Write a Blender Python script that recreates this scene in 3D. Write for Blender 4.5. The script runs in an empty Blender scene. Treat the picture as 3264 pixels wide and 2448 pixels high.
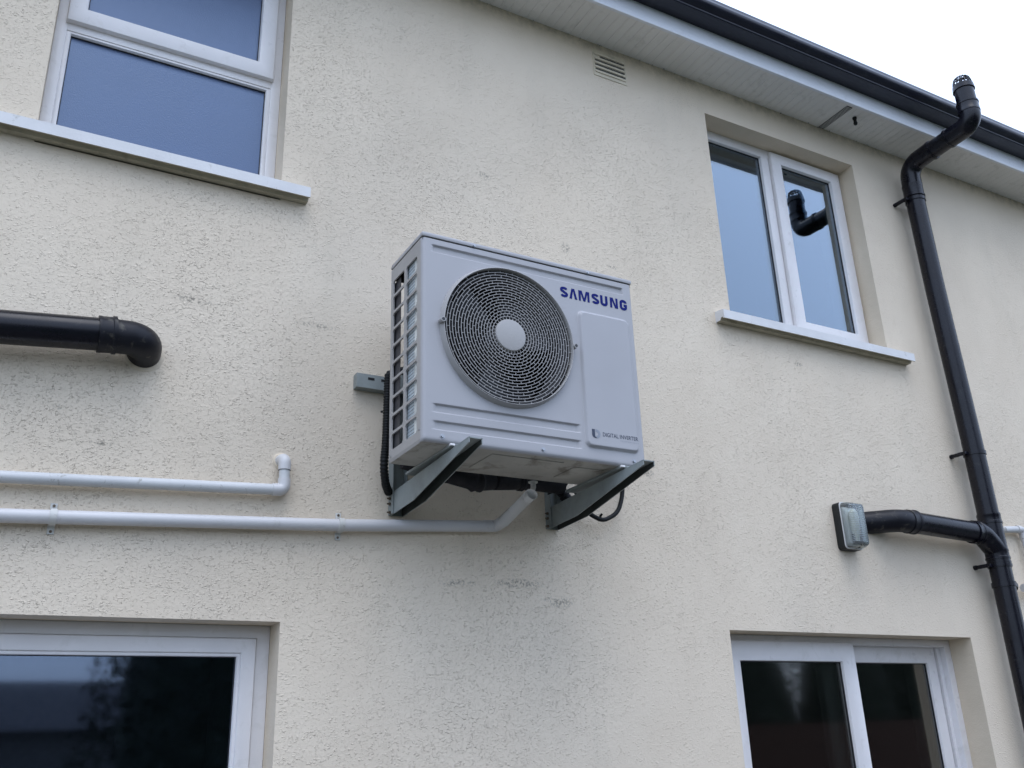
import bpy, bmesh, math, random
from mathutils import Vector, Matrix
random.seed(7)
SC = bpy.context.scene
COL = SC.collection
R_ = math.radians

# ------------------------------------------------------------------ camera
cam_d = bpy.data.cameras.new('camera'); cam = bpy.data.objects.new('camera', cam_d); COL.objects.link(cam)
Rr = Vector((0.87611857, -0.48093957, -0.0333674))
Uu = Vector((-0.14484222, -0.3286079, 0.93329394))
Ff = Vector((0.45982278, 0.81284314, 0.35755984))
m = Matrix.Identity(4)
for i in range(3):
    m[i][0] = Rr[i]; m[i][1] = Uu[i]; m[i][2] = -Ff[i]
m.translation = Vector((0.0, -3.0, 1.6))
cam.matrix_world = m
cam_d.sensor_width = 36.0
cam_d.lens = 36.0 * 2982.15 / 3264.0
cam_d.clip_start = 0.05; cam_d.clip_end = 500
SC.camera = cam

# ------------------------------------------------------------------ world: overcast daylight
w = bpy.data.worlds.new('World'); SC.world = w; w.use_nodes = True
nt = w.node_tree; nt.nodes.clear()
out = nt.nodes.new('ShaderNodeOutputWorld')
sky = nt.nodes.new('ShaderNodeTexSky'); sky.sky_type = 'NISHITA'; sky.sun_disc = False
sky.sun_elevation = R_(64); sky.sun_rotation = R_(200); sky.air_density = 1.0; sky.dust_density = 2.0
bg1 = nt.nodes.new('ShaderNodeBackground'); bg1.inputs[1].default_value = 0.05
nt.links.new(sky.outputs[0], bg1.inputs[0])
geo = nt.nodes.new('ShaderNodeNewGeometry'); sep = nt.nodes.new('ShaderNodeSeparateXYZ')
tc = nt.nodes.new('ShaderNodeTexCoord'); nt.links.new(tc.outputs['Generated'], sep.inputs[0])
mr = nt.nodes.new('ShaderNodeMapRange'); mr.inputs[1].default_value = 0.0; mr.inputs[2].default_value = 1.0
mr.inputs[3].default_value = 1.02; mr.inputs[4].default_value = 2.1
nt.links.new(sep.outputs[2], mr.inputs[0])
# soft, faint cloud structure in the overcast layer
nz = nt.nodes.new('ShaderNodeTexNoise'); nz.inputs['Scale'].default_value = 2.0; nz.inputs['Detail'].default_value = 4
nt.links.new(tc.outputs['Generated'], nz.inputs['Vector'])
mr2 = nt.nodes.new('ShaderNodeMapRange'); mr2.inputs[1].default_value = .3; mr2.inputs[2].default_value = .7
mr2.inputs[3].default_value = .97; mr2.inputs[4].default_value = 1.03
nt.links.new(nz.outputs['Fac'], mr2.inputs[0])
mu = nt.nodes.new('ShaderNodeMath'); mu.operation = 'MULTIPLY'
nt.links.new(mr.outputs[0], mu.inputs[0]); nt.links.new(mr2.outputs[0], mu.inputs[1])
bg2 = nt.nodes.new('ShaderNodeBackground'); bg2.inputs[0].default_value = (0.62, 0.745, 1.0, 1)
nt.links.new(mu.outputs[0], bg2.inputs[1])
ad = nt.nodes.new('ShaderNodeAddShader')
nt.links.new(bg1.outputs[0], ad.inputs[0]); nt.links.new(bg2.outputs[0], ad.inputs[1]); nt.links.new(ad.outputs[0], out.inputs[0])

sl = bpy.data.lights.new('sun', 'SUN'); sl.energy = 0.55; sl.angle = R_(35); sl.color = (1.0, .97, .93)
so = bpy.data.objects.new('sun', sl); COL.objects.link(so)
so.rotation_euler = (R_(26), 0, R_(-12))     # high, from the garden side, a little from the left
so.location = (0, -6, 8)

SC.view_settings.view_transform = 'Standard'; SC.view_settings.look = 'None'
SC.view_settings.exposure = 0.22; SC.view_settings.gamma = 1.0; SC.view_settings.use_curve_mapping = False

# ------------------------------------------------------------------ materials
class NT:
    def __init__(s, name):
        s.m = bpy.data.materials.new(name); s.m.use_nodes = True
        s.t = s.m.node_tree; s.t.nodes.clear()
        s.o = s.t.nodes.new('ShaderNodeOutputMaterial')
        s.tc = s.t.nodes.new('ShaderNodeTexCoord')
    def n(s, ty, **k):
        nd = s.t.nodes.new(ty)
        for a, b in k.items(): setattr(nd, a, b)
        return nd
    def l(s, a, b): s.t.links.new(a, b)
    def noise(s, scale, detail=3, rough=.5, dist=0, vec=None):
        nd = s.n('ShaderNodeTexNoise'); nd.inputs['Scale'].default_value = scale; nd.inputs['Detail'].default_value = detail
        nd.inputs['Roughness'].default_value = rough; nd.inputs['Distortion'].default_value = dist
        s.l(vec or s.tc.outputs['Object'], nd.inputs['Vector']); return nd.outputs['Fac']
    def mr(s, v, a, b, c=0., d=1., smooth=False):
        nd = s.n('ShaderNodeMapRange')
        if smooth: nd.interpolation_type = 'SMOOTHSTEP'
        s.l(v, nd.inputs[0])
        for i, x in zip((1, 2, 3, 4), (a, b, c, d)): nd.inputs[i].default_value = x
        return nd.outputs[0]
    def math(s, op, a, b):
        nd = s.n('ShaderNodeMath', operation=op)
        for i, x in enumerate((a, b)):
            if isinstance(x, (int, float)): nd.inputs[i].default_value = x
            else: s.l(x, nd.inputs[i])
        return nd.outputs[0]
    def mix(s, fac, a, b):
        nd = s.n('ShaderNodeMix', data_type='RGBA')
        if isinstance(fac, (int, float)): nd.inputs[0].default_value = fac
        else: s.l(fac, nd.inputs[0])
        for i, x in ((6, a), (7, b)):
            if isinstance(x, tuple): nd.inputs[i].default_value = (*x, 1)
            else: s.l(x, nd.inputs[i])
        return nd.outputs[2]
    def bump(s, h, dist, strength=1.0):
        nd = s.n('ShaderNodeBump'); nd.inputs['Strength'].default_value = strength; nd.inputs['Distance'].default_value = dist
        s.l(h, nd.inputs['Height']); return nd.outputs[0]
    def bsdf(s, col, rough=.5, metal=0, spec=.5, normal=None):
        b = s.n('ShaderNodeBsdfPrincipled')
        if isinstance(col, tuple): b.inputs['Base Color'].default_value = (*col, 1)
        else: s.l(col, b.inputs['Base Color'])
        if isinstance(rough, (int, float)): b.inputs['Roughness'].default_value = rough
        else: s.l(rough, b.inputs['Roughness'])
        b.inputs['Metallic'].default_value = metal; b.inputs['Specular IOR Level'].default_value = spec
        if normal is not None: s.l(normal, b.inputs['Normal'])
        s.l(b.outputs[0], s.o.inputs[0]); return b

def worn(name, col, rough=.4, var=.12, dirt=None, dirt_amt=.5, scale=9, dscale=16, dlo=.56, dhi=.72, metal=0, spec=.5, bmp=.0004, bscale=140):
    s = NT(name)
    f = s.mr(s.noise(scale, 4), .3, .7)
    c = s.mix(f, tuple(x * (1 - var) for x in col), tuple(min(1, x * (1 + var)) for x in col))
    if dirt:
        d = s.math('MULTIPLY', s.mr(s.noise(dscale, 6, .65, .4), dlo, dhi), dirt_amt)
        c = s.mix(d, c, dirt)
    r = s.mr(s.noise(scale * 3, 3), .3, .7, rough * .85, min(1, rough * 1.2))
    n = s.bump(s.noise(bscale, 2), bmp)
    s.bsdf(c, r, metal, spec, n); return s.m

# positions (x, z, half width, half height) of the small dark blotches on the render
BLOTCH = [(0.47, 3.035, .07, .014), (0.90, 3.02, .08, .010), (0.245, 2.50, .035, .009), (1.99, 3.60, .022, .028),
          (2.30, 3.44, .018, .028), (2.23, 3.56, .03, .012), (1.70, 2.14, .10, .018), (1.86, 2.08, .07, .022),
          (1.45, 2.13, .08, .012), (2.33, 2.62, .035, .02), (0.12, 2.60, .03, .010), (3.30, 3.27, .03, .012), (1.60, 3.85, .03, .02)]
def make_stucco():
    s = NT('cream_roughcast_render')
    big = s.noise(.55, 3, .55)
    mid = s.noise(2.6, 4, .6)
    mp = s.n('ShaderNodeMapping'); mp.inputs['Scale'].default_value = (1.0, 1.0, 1.55); s.l(s.tc.outputs['Object'], mp.inputs[0]); ev = mp.outputs[0]
    # wobble the lookup so that the spatter flecks are ragged
    nw = s.n('ShaderNodeTexNoise'); nw.inputs['Scale'].default_value = 85; nw.inputs['Detail'].default_value = 2; s.l(ev, nw.inputs['Vector'])
    w1 = s.n('ShaderNodeVectorMath', operation='SUBTRACT'); s.l(nw.outputs['Color'], w1.inputs[0]); w1.inputs[1].default_value = (.5, .5, .5)
    w2 = s.n('ShaderNodeVectorMath', operation='SCALE'); s.l(w1.outputs[0], w2.inputs[0]); w2.inputs['Scale'].default_value = .016
    w3 = s.n('ShaderNodeVectorMath', operation='ADD'); s.l(ev, w3.inputs[0]); s.l(w2.outputs[0], w3.inputs[1])
    def flecks(scale, keep, hi, lo):
        v = s.n('ShaderNodeTexVoronoi'); v.inputs['Scale'].default_value = scale; s.l(w3.outputs[0], v.inputs['Vector'])
        sc = s.n('ShaderNodeSeparateColor'); s.l(v.outputs['Color'], sc.inputs[0])
        rad = s.mr(sc.outputs[0], keep, 1.0, 0.0, .30)          # most cells get no fleck, the rest one of its own size
        return s.mr(s.math('SUBTRACT', v.outputs['Distance'], rad), hi, lo, 0, 1, True)
    dens = s.mr(s.noise(2.4, 3), .35, .65, -.05, .05)
    f1 = s.math('MULTIPLY', flecks(90, .30, .26, .0), s.mr(s.math('ADD', s.noise(26, 2), dens), .40, .52))
    f2 = flecks(150, .45, .20, .0)
    pitn = s.noise(125, 1.6, .5, .1, ev)
    pitd = s.mr(pitn, .36, .28, 0, 1, True)
    fine = s.noise(330, 2)
    h = s.math('ADD', s.math('MULTIPLY', f1, 1.1), s.math('MULTIPLY', f2, .55))
    h = s.math('SUBTRACT', h, s.math('MULTIPLY', pitd, .7))
    h = s.math('ADD', h, s.math('MULTIPLY', s.noise(75, 2, .5), 1.0))
    h = s.math('ADD', h, s.math('MULTIPLY', fine, .10))
    h = s.math('ADD', h, s.math('MULTIPLY', s.noise(7, 3), 1.6))
    # the plasterer's hand: rougher and smoother zones, worn smoother towards the right and under the eaves
    sx = s.n('ShaderNodeSeparateXYZ'); s.l(s.tc.outputs['Object'], sx.inputs[0])
    zone = s.math('MULTIPLY', s.mr(s.noise(.9, 3, .6), .38, .64, .55, 1.2, True), s.mr(sx.outputs[0], -2.4, 1.8, 1.1, .72))
    zone = s.math('MULTIPLY', zone, s.mr(sx.outputs[2], 4.2, 4.75, 1.0, .55))
    h = s.math('MULTIPLY', h, zone)
    nrm = s.bump(h, .0019, 1.0)
    c = s.mix(s.mr(mid, .3, .7), (.715, .612, .480), (.765, .662, .525))
    # soft grey weathering in broad clouds
    c = s.mix(s.math('MULTIPLY', s.mr(big, .47, .66, 0, 1, True), .42), c, (.57, .50, .405))
    st = s.n('ShaderNodeMapping'); st.inputs['Scale'].default_value = (5.5, 1, .55); s.l(s.tc.outputs['Object'], st.inputs[0])
    strk = s.mr(s.noise(1.0, 4, .6, 0, st.outputs[0]), .53, .75, 0, .13, True)   # faint rain streaks
    c = s.mix(strk, c, (.50, .455, .36))
    pit = s.mr(pitn, .37, .31, 0, 1, True)                 # grime and crevice shade painted into the hollows
    where = s.mr(s.noise(1.9, 4, .65), .48, .72, .02, .40)
    c = s.mix(s.math('MULTIPLY', pit, where), c, (.22, .21, .18))
    # distinct little blotches
    sp = s.n('ShaderNodeSeparateXYZ'); s.l(s.tc.outputs['Object'], sp.inputs[0])
    acc = None
    for bx_, bz, hw, hh in BLOTCH:
        dx = s.math('DIVIDE', s.math('SUBTRACT', sp.outputs[0], bx_ - 2.5), hw)
        dz = s.math('DIVIDE', s.math('SUBTRACT', sp.outputs[2], bz), hh)
        rr = s.math('ADD', s.math('MULTIPLY', dx, dx), s.math('MULTIPLY', dz, dz))
        k = s.mr(rr, 1.3, .1)
        acc = k if acc is None else s.math('MAXIMUM', acc, k)
    sp2 = s.math('MULTIPLY', s.mr(s.noise(120, 3, .6), .47, .53), s.mr(s.noise(34, 3, .6), .40, .50))
    c = s.mix(s.math('MULTIPLY', s.math('MULTIPLY', acc, sp2), .55), c, (.10, .10, .085))
    # grime line under the soffit
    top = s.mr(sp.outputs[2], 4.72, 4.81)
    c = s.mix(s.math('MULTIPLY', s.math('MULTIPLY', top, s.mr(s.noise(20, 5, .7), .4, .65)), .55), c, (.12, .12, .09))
    s.bsdf(c, .88, 0, .25, nrm); return s.m
def make_smooth():
    s = NT('cream_smooth_render')
    c = s.mix(s.mr(s.noise(5, 4), .3, .7), (.635, .54, .41), (.70, .60, .465))
    h = s.math('ADD', s.noise(40, 3), s.math('MULTIPLY', s.noise(160, 2), .4))
    s.bsdf(c, .85, 0, .25, s.bump(h, .0016)); return s.m

def make_glass(name, back, k=3.6, rough=.0, tint=(.80, 1.0, 1.0), wav=.0, grain=0):
    """double glazing: fresnel reflection of four faces over a see-through or frosted body"""
    s = NT(name)
    fr = s.n('ShaderNodeFresnel'); fr.inputs[0].default_value = 1.5
    fac = s.math('MINIMUM', s.math('MULTIPLY', fr.outputs[0], k), .95)
    gl = s.n('ShaderNodeBsdfGlossy'); gl.inputs['Roughness'].default_value = rough; gl.inputs['Color'].default_value = (*tint, 1)
    if wav:
        nb = s.bump(s.noise(1.4, 1), wav); s.l(nb, gl.inputs['Normal'])
    if grain:
        nb = s.bump(s.noise(260, 2), grain); s.l(nb, gl.inputs['Normal'])
    if back is None:
        tr = s.n('ShaderNodeBsdfTransparent'); tr.inputs[0].default_value = (.80, .84, .82, 1)
    else:
        tr = s.n('ShaderNodeBsdfDiffuse')
        c = s.mix(s.mr(s.noise(6, 4), .3, .7), tuple(x * .93 for x in back), tuple(x * 1.07 for x in back)); s.l(c, tr.inputs[0])
    mx = s.n('ShaderNodeMixShader'); s.l(fac, mx.inputs[0]); s.l(tr.outputs[0], mx.inputs[1]); s.l(gl.outputs[0], mx.inputs[2])
    s.l(mx.outputs[0], s.o.inputs[0]); return s.m

M = {}
M['stucco'] = make_stucco(); M['smooth'] = make_smooth()
M['upvc'] = worn('white_upvc', (.73, .705, .695), .32, .04, (.45, .43, .38), .35, 7, 14, .55, .75, bmp=.0001)
M['sill'] = worn('white_painted_sill', (.68, .67, .66), .5, .05, (.35, .33, .28), .5, 8, 30, .62, .72, bmp=.0005, bscale=90)
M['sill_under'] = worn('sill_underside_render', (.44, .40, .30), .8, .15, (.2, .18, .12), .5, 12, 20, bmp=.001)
M['gasket'] = worn('black_rubber_seal', (.02, .02, .022), .6, .1)
M['clear'] = make_glass('clear_double_glazing', None, tint=(.76, .87, .98))
M['dark_glass'] = make_glass('ground_floor_glazing', None, 3.0, rough=.04, tint=(.62, .74, 1.0))
M['door_glass'] = make_glass('sliding_door_glazing', None, 2.9, rough=.045, tint=(.82, .81, .80))
M['frost'] = make_glass('frosted_double_glazing', (.02, .03, .08), 3.4, .30, (.56, .71, .93), grain=.0010)
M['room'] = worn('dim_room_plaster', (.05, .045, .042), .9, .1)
M['roomcurt'] = worn('grey_room_trim', (.50, .50, .49), .8, .1)
M['acpaint'] = worn('pale_grey_enamel_sheet', (.395, .387, .395), .42, .03, (.38, .36, .31), .25, 4, 9, .60, .85, bmp=.00012, bscale=260)
M['acplastic'] = worn('pale_grey_moulded_plastic', (.375, .36, .345), .45, .04, (.35, .33, .28), .3, 6, 18, .58, .8, bmp=.0001)
M['acunder'] = worn('dirty_white_base_pan', (.37, .355, .315), .6, .15, (.13, .115, .085), .8, 7, 9, .52, .66, bmp=.0006, bscale=30)
M['seam'] = worn('dark_seam_gasket', (.03, .032, .036), .7, .1)
M['fandark'] = worn('dark_fan_plastic', (.008, .009, .011), .45, .2)
M['inside'] = worn('dark_casing_inside', (.008, .008, .009), .8, .2)
M['shroud'] = worn('grey_fan_shroud', (.075, .075, .08), .6, .1)
M['coil'] = worn('dull_aluminium_fins', (.50, .57, .61), .42, .12, (.25, .28, .30), .4, 20, 8, metal=.2)
M['coilbright'] = worn('bright_aluminium_sheet', (.82, .88, .90), .32, .15, (.3, .33, .35), .5, 25, 14, .45, .6, metal=.5)
M['coildark'] = worn('dark_coil_back', (.052, .05, .054), .6, .15)
M['zinc'] = worn('bright_zinc_screw', (.42, .43, .45), .45, .1, metal=1)
M['bracket'] = worn('grey_galvanised_steel', (.255, .28, .27), .5, .09, (.12, .13, .12), .45, 14, 9, .5, .75, bmp=.0003)
M['rust'] = worn('brassy_bolt', (.13, .10, .07), .5, .2, metal=.5)
M['blue'] = worn('blue_print', (.002, .009, .135), .6, .02, spec=.15)
M['bracket_shade'] = worn('shaded_channel_inside', (.055, .06, .055), .8, .2, spec=.1)  # darkened bracket grey: shade inside the arm put into the colour
M['ink'] = worn('dark_slate_print', (.035, .045, .075), .5, .02)
M['inkgrey'] = worn('grey_print', (.27, .29, .33), .5, .02)
M['pvc'] = worn('black_pvc_pipe', (.004, .004, .008), .27, .2, (.08, .08, .07), .25, 6, 22, .60, .78, spec=.34, bmp=.0001, bscale=60)
M['pvcdirty'] = worn('black_pvc_with_mortar_smears', (.008, .008, .012), .42, .2, (.17, .155, .12), .55, 6, 26, .57, .72, spec=.28, bmp=.0004, bscale=60)
M['gutter'] = worn('blue_black_gutter_pvc', (.008, .009, .021), .33, .12, (.07, .07, .07), .35, 3, 12, .56, .8, bmp=.0002)
M['wpipe'] = worn('white_waste_pipe', (.60, .585, .575), .38, .04, (.40, .38, .33), .45, 5, 24, .60, .72, bmp=.0002)
M['wpipe2'] = worn('weathered_white_pipe', (.58, .58, .57), .45, .06, (.22, .21, .17), .7, 6, 34, .62, .70, bmp=.0004)
M['gpipe'] = worn('greyish_white_pipe', (.58, .57, .55), .5, .05, (.35, .33, .28), .4)
M['clip'] = worn('cream_pipe_clip', (.60, .59, .55), .5, .06, (.25, .22, .17), .5, 20, 60)
M['foam'] = worn('black_pipe_insulation', (.012, .011, .014), .75, .2, bmp=.002, bscale=50)
M['cable'] = worn('black_cable', (.009, .010, .010), .55, .15, spec=.25)
M['soffit'] = worn('white_pvc_soffit', (.78, .76, .72), .5, .05, (.30, .29, .25), .4, 3, 16, .56, .78, bmp=.0003)
s = NT('white_pvc_soffit_boards')
c = s.mix(s.mr(s.noise(3, 4), .3, .7), (.74, .72, .685), (.80, .78, .745))
c = s.mix(s.math('MULTIPLY', s.mr(s.noise(13, 6, .65, .4), .56, .78), .4), c, (.30, .29, .25))
wv = s.n('ShaderNodeTexWave'); wv.bands_direction = 'X'; wv.inputs['Scale'].default_value = 6.5; wv.inputs['Distortion'].default_value = .15
s.l(s.tc.outputs['Object'], wv.inputs[0])
s.bsdf(c, .5, 0, .4, s.bump(s.mr(wv.outputs['Fac'], .86, 1.0, 1, 0), .0025)); M['soffit'] = s.m
M['fascia'] = worn('white_pvc_fascia', (.76, .78, .82), .35, .03, (.45, .44, .40), .25, 3, 12)
M['slate'] = worn('dark_roof_tile', (.05, .05, .055), .8, .25, bmp=.004, bscale=12)
M['ventgrey'] = worn('dark_vent_mesh', (.045, .045, .048), .6, .2)
M['ventplate'] = worn('vent_plate_painted', (.66, .585, .45), .7, .08, (.2, .2, .17), .5)
M['lampblack'] = worn('black_lamp_base', (.006, .008, .008), .5, .15)
M['reflector'] = worn('lamp_reflector', (.66, .70, .69), .35, .12, (.12, .12, .07), .8, 8, 16)
M['bulb'] = worn('milky_bulb', (.62, .63, .52), .3, .08)
s = NT('clear_ribbed_lamp_glass')
wv = s.n('ShaderNodeTexWave'); wv.bands_direction = 'Z'; wv.inputs['Scale'].default_value = 38; s.l(s.tc.outputs['Object'], wv.inputs[0])
nb = s.bump(wv.outputs['Fac'], .0009)
fr = s.n('ShaderNodeFresnel'); fr.inputs[0].default_value = 1.6; s.l(nb, fr.inputs[1])
gl = s.n('ShaderNodeBsdfGlossy'); gl.inputs['Roughness'].default_value = .08; gl.inputs['Color'].default_value = (.80, .86, .86, 1); s.l(nb, gl.inputs['Normal'])
tr = s.n('ShaderNodeBsdfTransparent'); tr.inputs[0].default_value = (.93, .95, .94, 1)
df = s.n('ShaderNodeBsdfDiffuse'); df.inputs[0].default_value = (.62, .66, .66, 1)
m1 = s.n('ShaderNodeMixShader'); m1.inputs[0].default_value = .16; s.l(tr.outputs[0], m1.inputs[1]); s.l(df.outputs[0], m1.inputs[2])
m2 = s.n('ShaderNodeMixShader'); s.l(s.math('MULTIPLY', fr.outputs[0], 1.3), m2.inputs[0]); s.l(m1.outputs[0], m2.inputs[1]); s.l(gl.outputs[0], m2.inputs[2])
s.l(m2.outputs[0], s.o.inputs[0]); M['lampglass'] = s.m
M['patio'] = worn('concrete_patio', (.085, .08, .075), .9, .12, (.12, .12, .10), .5, 1.5, 3, bmp=.004, bscale=30)
M['grass'] = worn('lawn_ground', (.03, .045, .02), .95, .3, (.10, .09, .05), .6, 3, 5, bmp=.02, bscale=30)
M['leaf'] = worn('dark_conifer_foliage', (.014, .022, .012), .8, .4, None, 0, 3)
M['bark'] = worn('tree_bark', (.09, .07, .05), .9, .2)
M['fence'] = worn('red_brown_fence_board', (.075, .038, .027), .8, .2)
M['nwall'] = worn('neighbour_render', (.10, .095, .09), .9, .1)

# ------------------------------------------------------------------ geometry helpers
class MB:
    def __init__(s): s.v = []; s.f = []; s.mi = []
    def add(s, v, f, mi=0):
        n = len(s.v); s.v += [tuple(p) for p in v]
        for q in f: s.f.append(tuple(n + i for i in q)); s.mi.append(mi)
        return s
    def box(s, x0, x1, y0, y1, z0, z1, mi=0):
        v = [(x, y, z) for x in (x0, x1) for y in (y0, y1) for z in (z0, z1)]
        return s.add(v, [(0, 1, 3, 2), (4, 6, 7, 5), (0, 4, 5, 1), (2, 3, 7, 6), (0, 2, 6, 4), (1, 5, 7, 3)], mi)
    def bbox(s, x0, x1, y0, y1, z0, z1, b, mi=0):
        """box with bevelled edges"""
        bm = bmesh.new(); bmesh.ops.create_cube(bm, size=1)
        for p in bm.verts:
            p.co = Vector(((x0 + x1) / 2 + p.co.x * (x1 - x0), (y0 + y1) / 2 + p.co.y * (y1 - y0), (z0 + z1) / 2 + p.co.z * (z1 - z0)))
        bmesh.ops.bevel(bm, geom=list(bm.edges), offset=b, segments=2, profile=.6, affect='EDGES')
        bm.verts.index_update()
        s.add([p.co[:] for p in bm.verts], [[q.index for q in f.verts] for f in bm.faces], mi); bm.free(); return s
    def loops(s, rings, closed=True, cap0=True, cap1=True, mi=0):
        n = len(rings[0]); v = [p for r in rings for p in r]; f = []
        for i in range(len(rings) - 1):
            for j in range(n if closed else n - 1):
                k = (j + 1) % n
                f.append((i * n + j, i * n + k, (i + 1) * n + k, (i + 1) * n + j))
        if cap0: f.append(tuple(range(n - 1, -1, -1)))
        if cap1: f.append(tuple((len(rings) - 1) * n + j for j in range(n)))
        return s.add(v, f, mi)
    def build(s, name, mats, parent=None, smooth=False, angle=35, kind=None, label=None):
        me = bpy.data.meshes.new(name)
        off = Vector((0, 0, 0))
        p = parent
        while p is not None: off += p.location; p = p.parent
        me.from_pydata([tuple(Vector(q) - off) for q in s.v], [], s.f)
        for mt in (mats if isinstance(mats, (list, tuple)) else [mats]): me.materials.append(M[mt])
        for i, pl in enumerate(me.polygons): pl.material_index = s.mi[i]
        bm = bmesh.new(); bm.from_mesh(me); bmesh.ops.recalc_face_normals(bm, faces=bm.faces)
        if smooth:
            for f in bm.faces: f.smooth = True
            for e in bm.edges:
                if len(e.link_faces) == 2 and e.calc_face_angle(0) > R_(angle): e.smooth = False
        bm.to_mesh(me); bm.free(); me.update()
        o = bpy.data.objects.new(name, me); COL.objects.link(o)
        if parent is not None: o.parent = parent
        if kind: o['kind'] = kind
        if label: o['label'] = label
        return o

def thing(name, loc, label, cat, group=None):
    o = bpy.data.objects.new(name, None); o.empty_display_size = .1; COL.objects.link(o); o.location = loc
    o['label'] = label; o['category'] = cat
    if group: o['group'] = group
    return o
def tag(o, label, cat, group=None):
    o['label'] = label; o['category'] = cat
    if group: o['group'] = group
    return o

def fillet(pts, rad, n=8):
    pts = [Vector(p) for p in pts]
    if not isinstance(rad, (list, tuple)): rad = [rad] * (len(pts) - 2)
    o = [pts[0]]
    for i in range(1, len(pts) - 1):
        a, b, c = pts[i - 1], pts[i], pts[i + 1]
        u = (a - b).normalized(); v = (c - b).normalized(); ang = u.angle(v); r = rad[i - 1]
        if r <= 0 or abs(ang - math.pi) < 1e-3: o.append(b); continue
        t = min(r / math.tan(ang / 2), (a - b).length * .49, (c - b).length * .49); r = t * math.tan(ang / 2)
        p0 = b + u * t; p1 = b + v * t; cen = b + (u + v).normalized() * (r / math.sin(ang / 2))
        s0 = p0 - cen; s1 = p1 - cen; th = s0.angle(s1)
        for k in range(n + 1):
            q = k / n
            o.append(cen + (s0 * math.sin((1 - q) * th) + s1 * math.sin(q * th)) / math.sin(th))
    o.append(pts[-1]); return o
def tube(mb, path, r, seg=24, cap=True, mi=0, rfun=None):
    path = [Vector(p) for p in path]; rings = []; nrm = None
    for i, p in enumerate(path):
        t = ((path[i + 1] - p) if i < len(path) - 1 else (p - path[i - 1])).normalized()
        if 0 < i < len(path) - 1: t = ((path[i + 1] - p).normalized() + (p - path[i - 1]).normalized()).normalized()
        if nrm is None:
            nrm = t.cross(Vector((0, 0, 1)));
            if nrm.length < .1: nrm = t.cross(Vector((1, 0, 0)))
            nrm.normalize()
        nrm = (nrm - t * nrm.dot(t)).normalized(); bn = t.cross(nrm)
        rr = rfun(i) if rfun else r
        rings.append([p + nrm * rr * math.cos(a) + bn * rr * math.sin(a) for a in [2 * math.pi * k / seg for k in range(seg)]])
    mb.loops(rings, cap0=cap, cap1=cap, mi=mi); return mb
def collar(c, axis, r, L, lip=.004, seg=28):
    """pipe socket: sleeve with a thicker ring at each end"""
    c = Vector(c); a = Vector(axis).normalized(); mb = MB()
    prof = [(-L / 2, r), (-L / 2, r + lip * 1.7), (-L / 2 + .010, r + lip * 1.7), (-L / 2 + .013, r + lip), (L / 2 - .012, r + lip), (L / 2 - .009, r + lip * 1.3), (L / 2, r + lip * 1.3), (L / 2, r)]
    idx = [p[1] for p in prof]
    tube(mb, [c + a * (p[0] + i * 1e-5) for i, p in enumerate(prof)], r, seg, False, rfun=lambda i: idx[i]); return mb
def annulus(mb, cx, cz, r0, r1, y0, y1, seg=96, mi=0):
    """square-section ring about an axis along y"""
    rings = []
    for rr, yy in ((r0, y0), (r1, y0), (r1, y1), (r0, y1), (r0, y0)):
        rings.append([(cx + rr * math.cos(2 * math.pi * k / seg), yy, cz + rr * math.sin(2 * math.pi * k / seg)) for k in range(seg)])
    return mb.loops(rings, cap0=False, cap1=False, mi=mi)
def disc_prism(mb, c, axis, r, L, seg=12, mi=0):
    c = Vector(c); a = Vector(axis).normalized()
    return tube(mb, [c, c + a * L], r, seg, True, mi)

# ================================================================== THE SETTING
MB().add([(-90, -120, 0), (90, -120, 0), (90, 60, 0), (-90, 60, 0)], [(0, 1, 2, 3)]).build('ground', 'grass', kind='structure')
MB().box(-6, 12, -3.9, -.001, .004, .03).build('patio', 'patio', kind='structure')

# ================================================================== THE HOUSE
house = thing('house', (2.5, 0, 0), 'two storey house with cream roughcast rear wall, white soffit and four white windows', 'house')
OPEN = [(-.078, .742, 3.50, 4.612), (2.900, 3.978, 3.425, 4.612), (-1.05, .826, .9, 1.980), (2.673, 4.181, .08, 1.998)]
def build_wall():
    xs = sorted({-5.0, 9.5} | {o[0] for o in OPEN} | {o[1] for o in OPEN})
    zs = sorted({0.0, 4.95} | {o[2] for o in OPEN} | {o[3] for o in OPEN})
    mb = MB()
    for i in range(len(xs) - 1):
        for j in range(len(zs) - 1):
            cx = (xs[i] + xs[i + 1]) / 2; cz = (zs[j] + zs[j + 1]) / 2
            if any(o[0] < cx < o[1] and o[2] < cz < o[3] for o in OPEN): continue
            mb.add([(xs[i], 0, zs[j]), (xs[i + 1], 0, zs[j]), (xs[i + 1], 0, zs[j + 1]), (xs[i], 0, zs[j + 1])], [(0, 1, 2, 3)])
            mb.add([(xs[i], .30, zs[j]), (xs[i + 1], .30, zs[j]), (xs[i + 1], .30, zs[j + 1]), (xs[i], .30, zs[j + 1])], [(0, 1, 2, 3)], 1)
    for x0, x1, z0, z1 in OPEN:
        b = .30
        mb.add([(x0, 0, z0), (x0, b, z0), (x0, b, z1), (x0, 0, z1)], [(0, 1, 2, 3)], 1)
        mb.add([(x1, 0, z0), (x1, b, z0), (x1, b, z1), (x1, 0, z1)], [(0, 1, 2, 3)], 1)
        mb.add([(x0, 0, z1), (x1, 0, z1), (x1, b, z1), (x0, b, z1)], [(0, 1, 2, 3)], 1)
        mb.add([(x0, 0, z0), (x1, 0, z0), (x1, b, z0), (x0, b, z0)], [(0, 1, 2, 3)], 1)
    for x in (-5, 9.5): mb.add([(x, 0, 0), (x, .3, 0), (x, .3, 4.95), (x, 0, 4.95)], [(0, 1, 2, 3)])
    mb.build('wall', ['stucco', 'smooth'], house)
build_wall()
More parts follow.
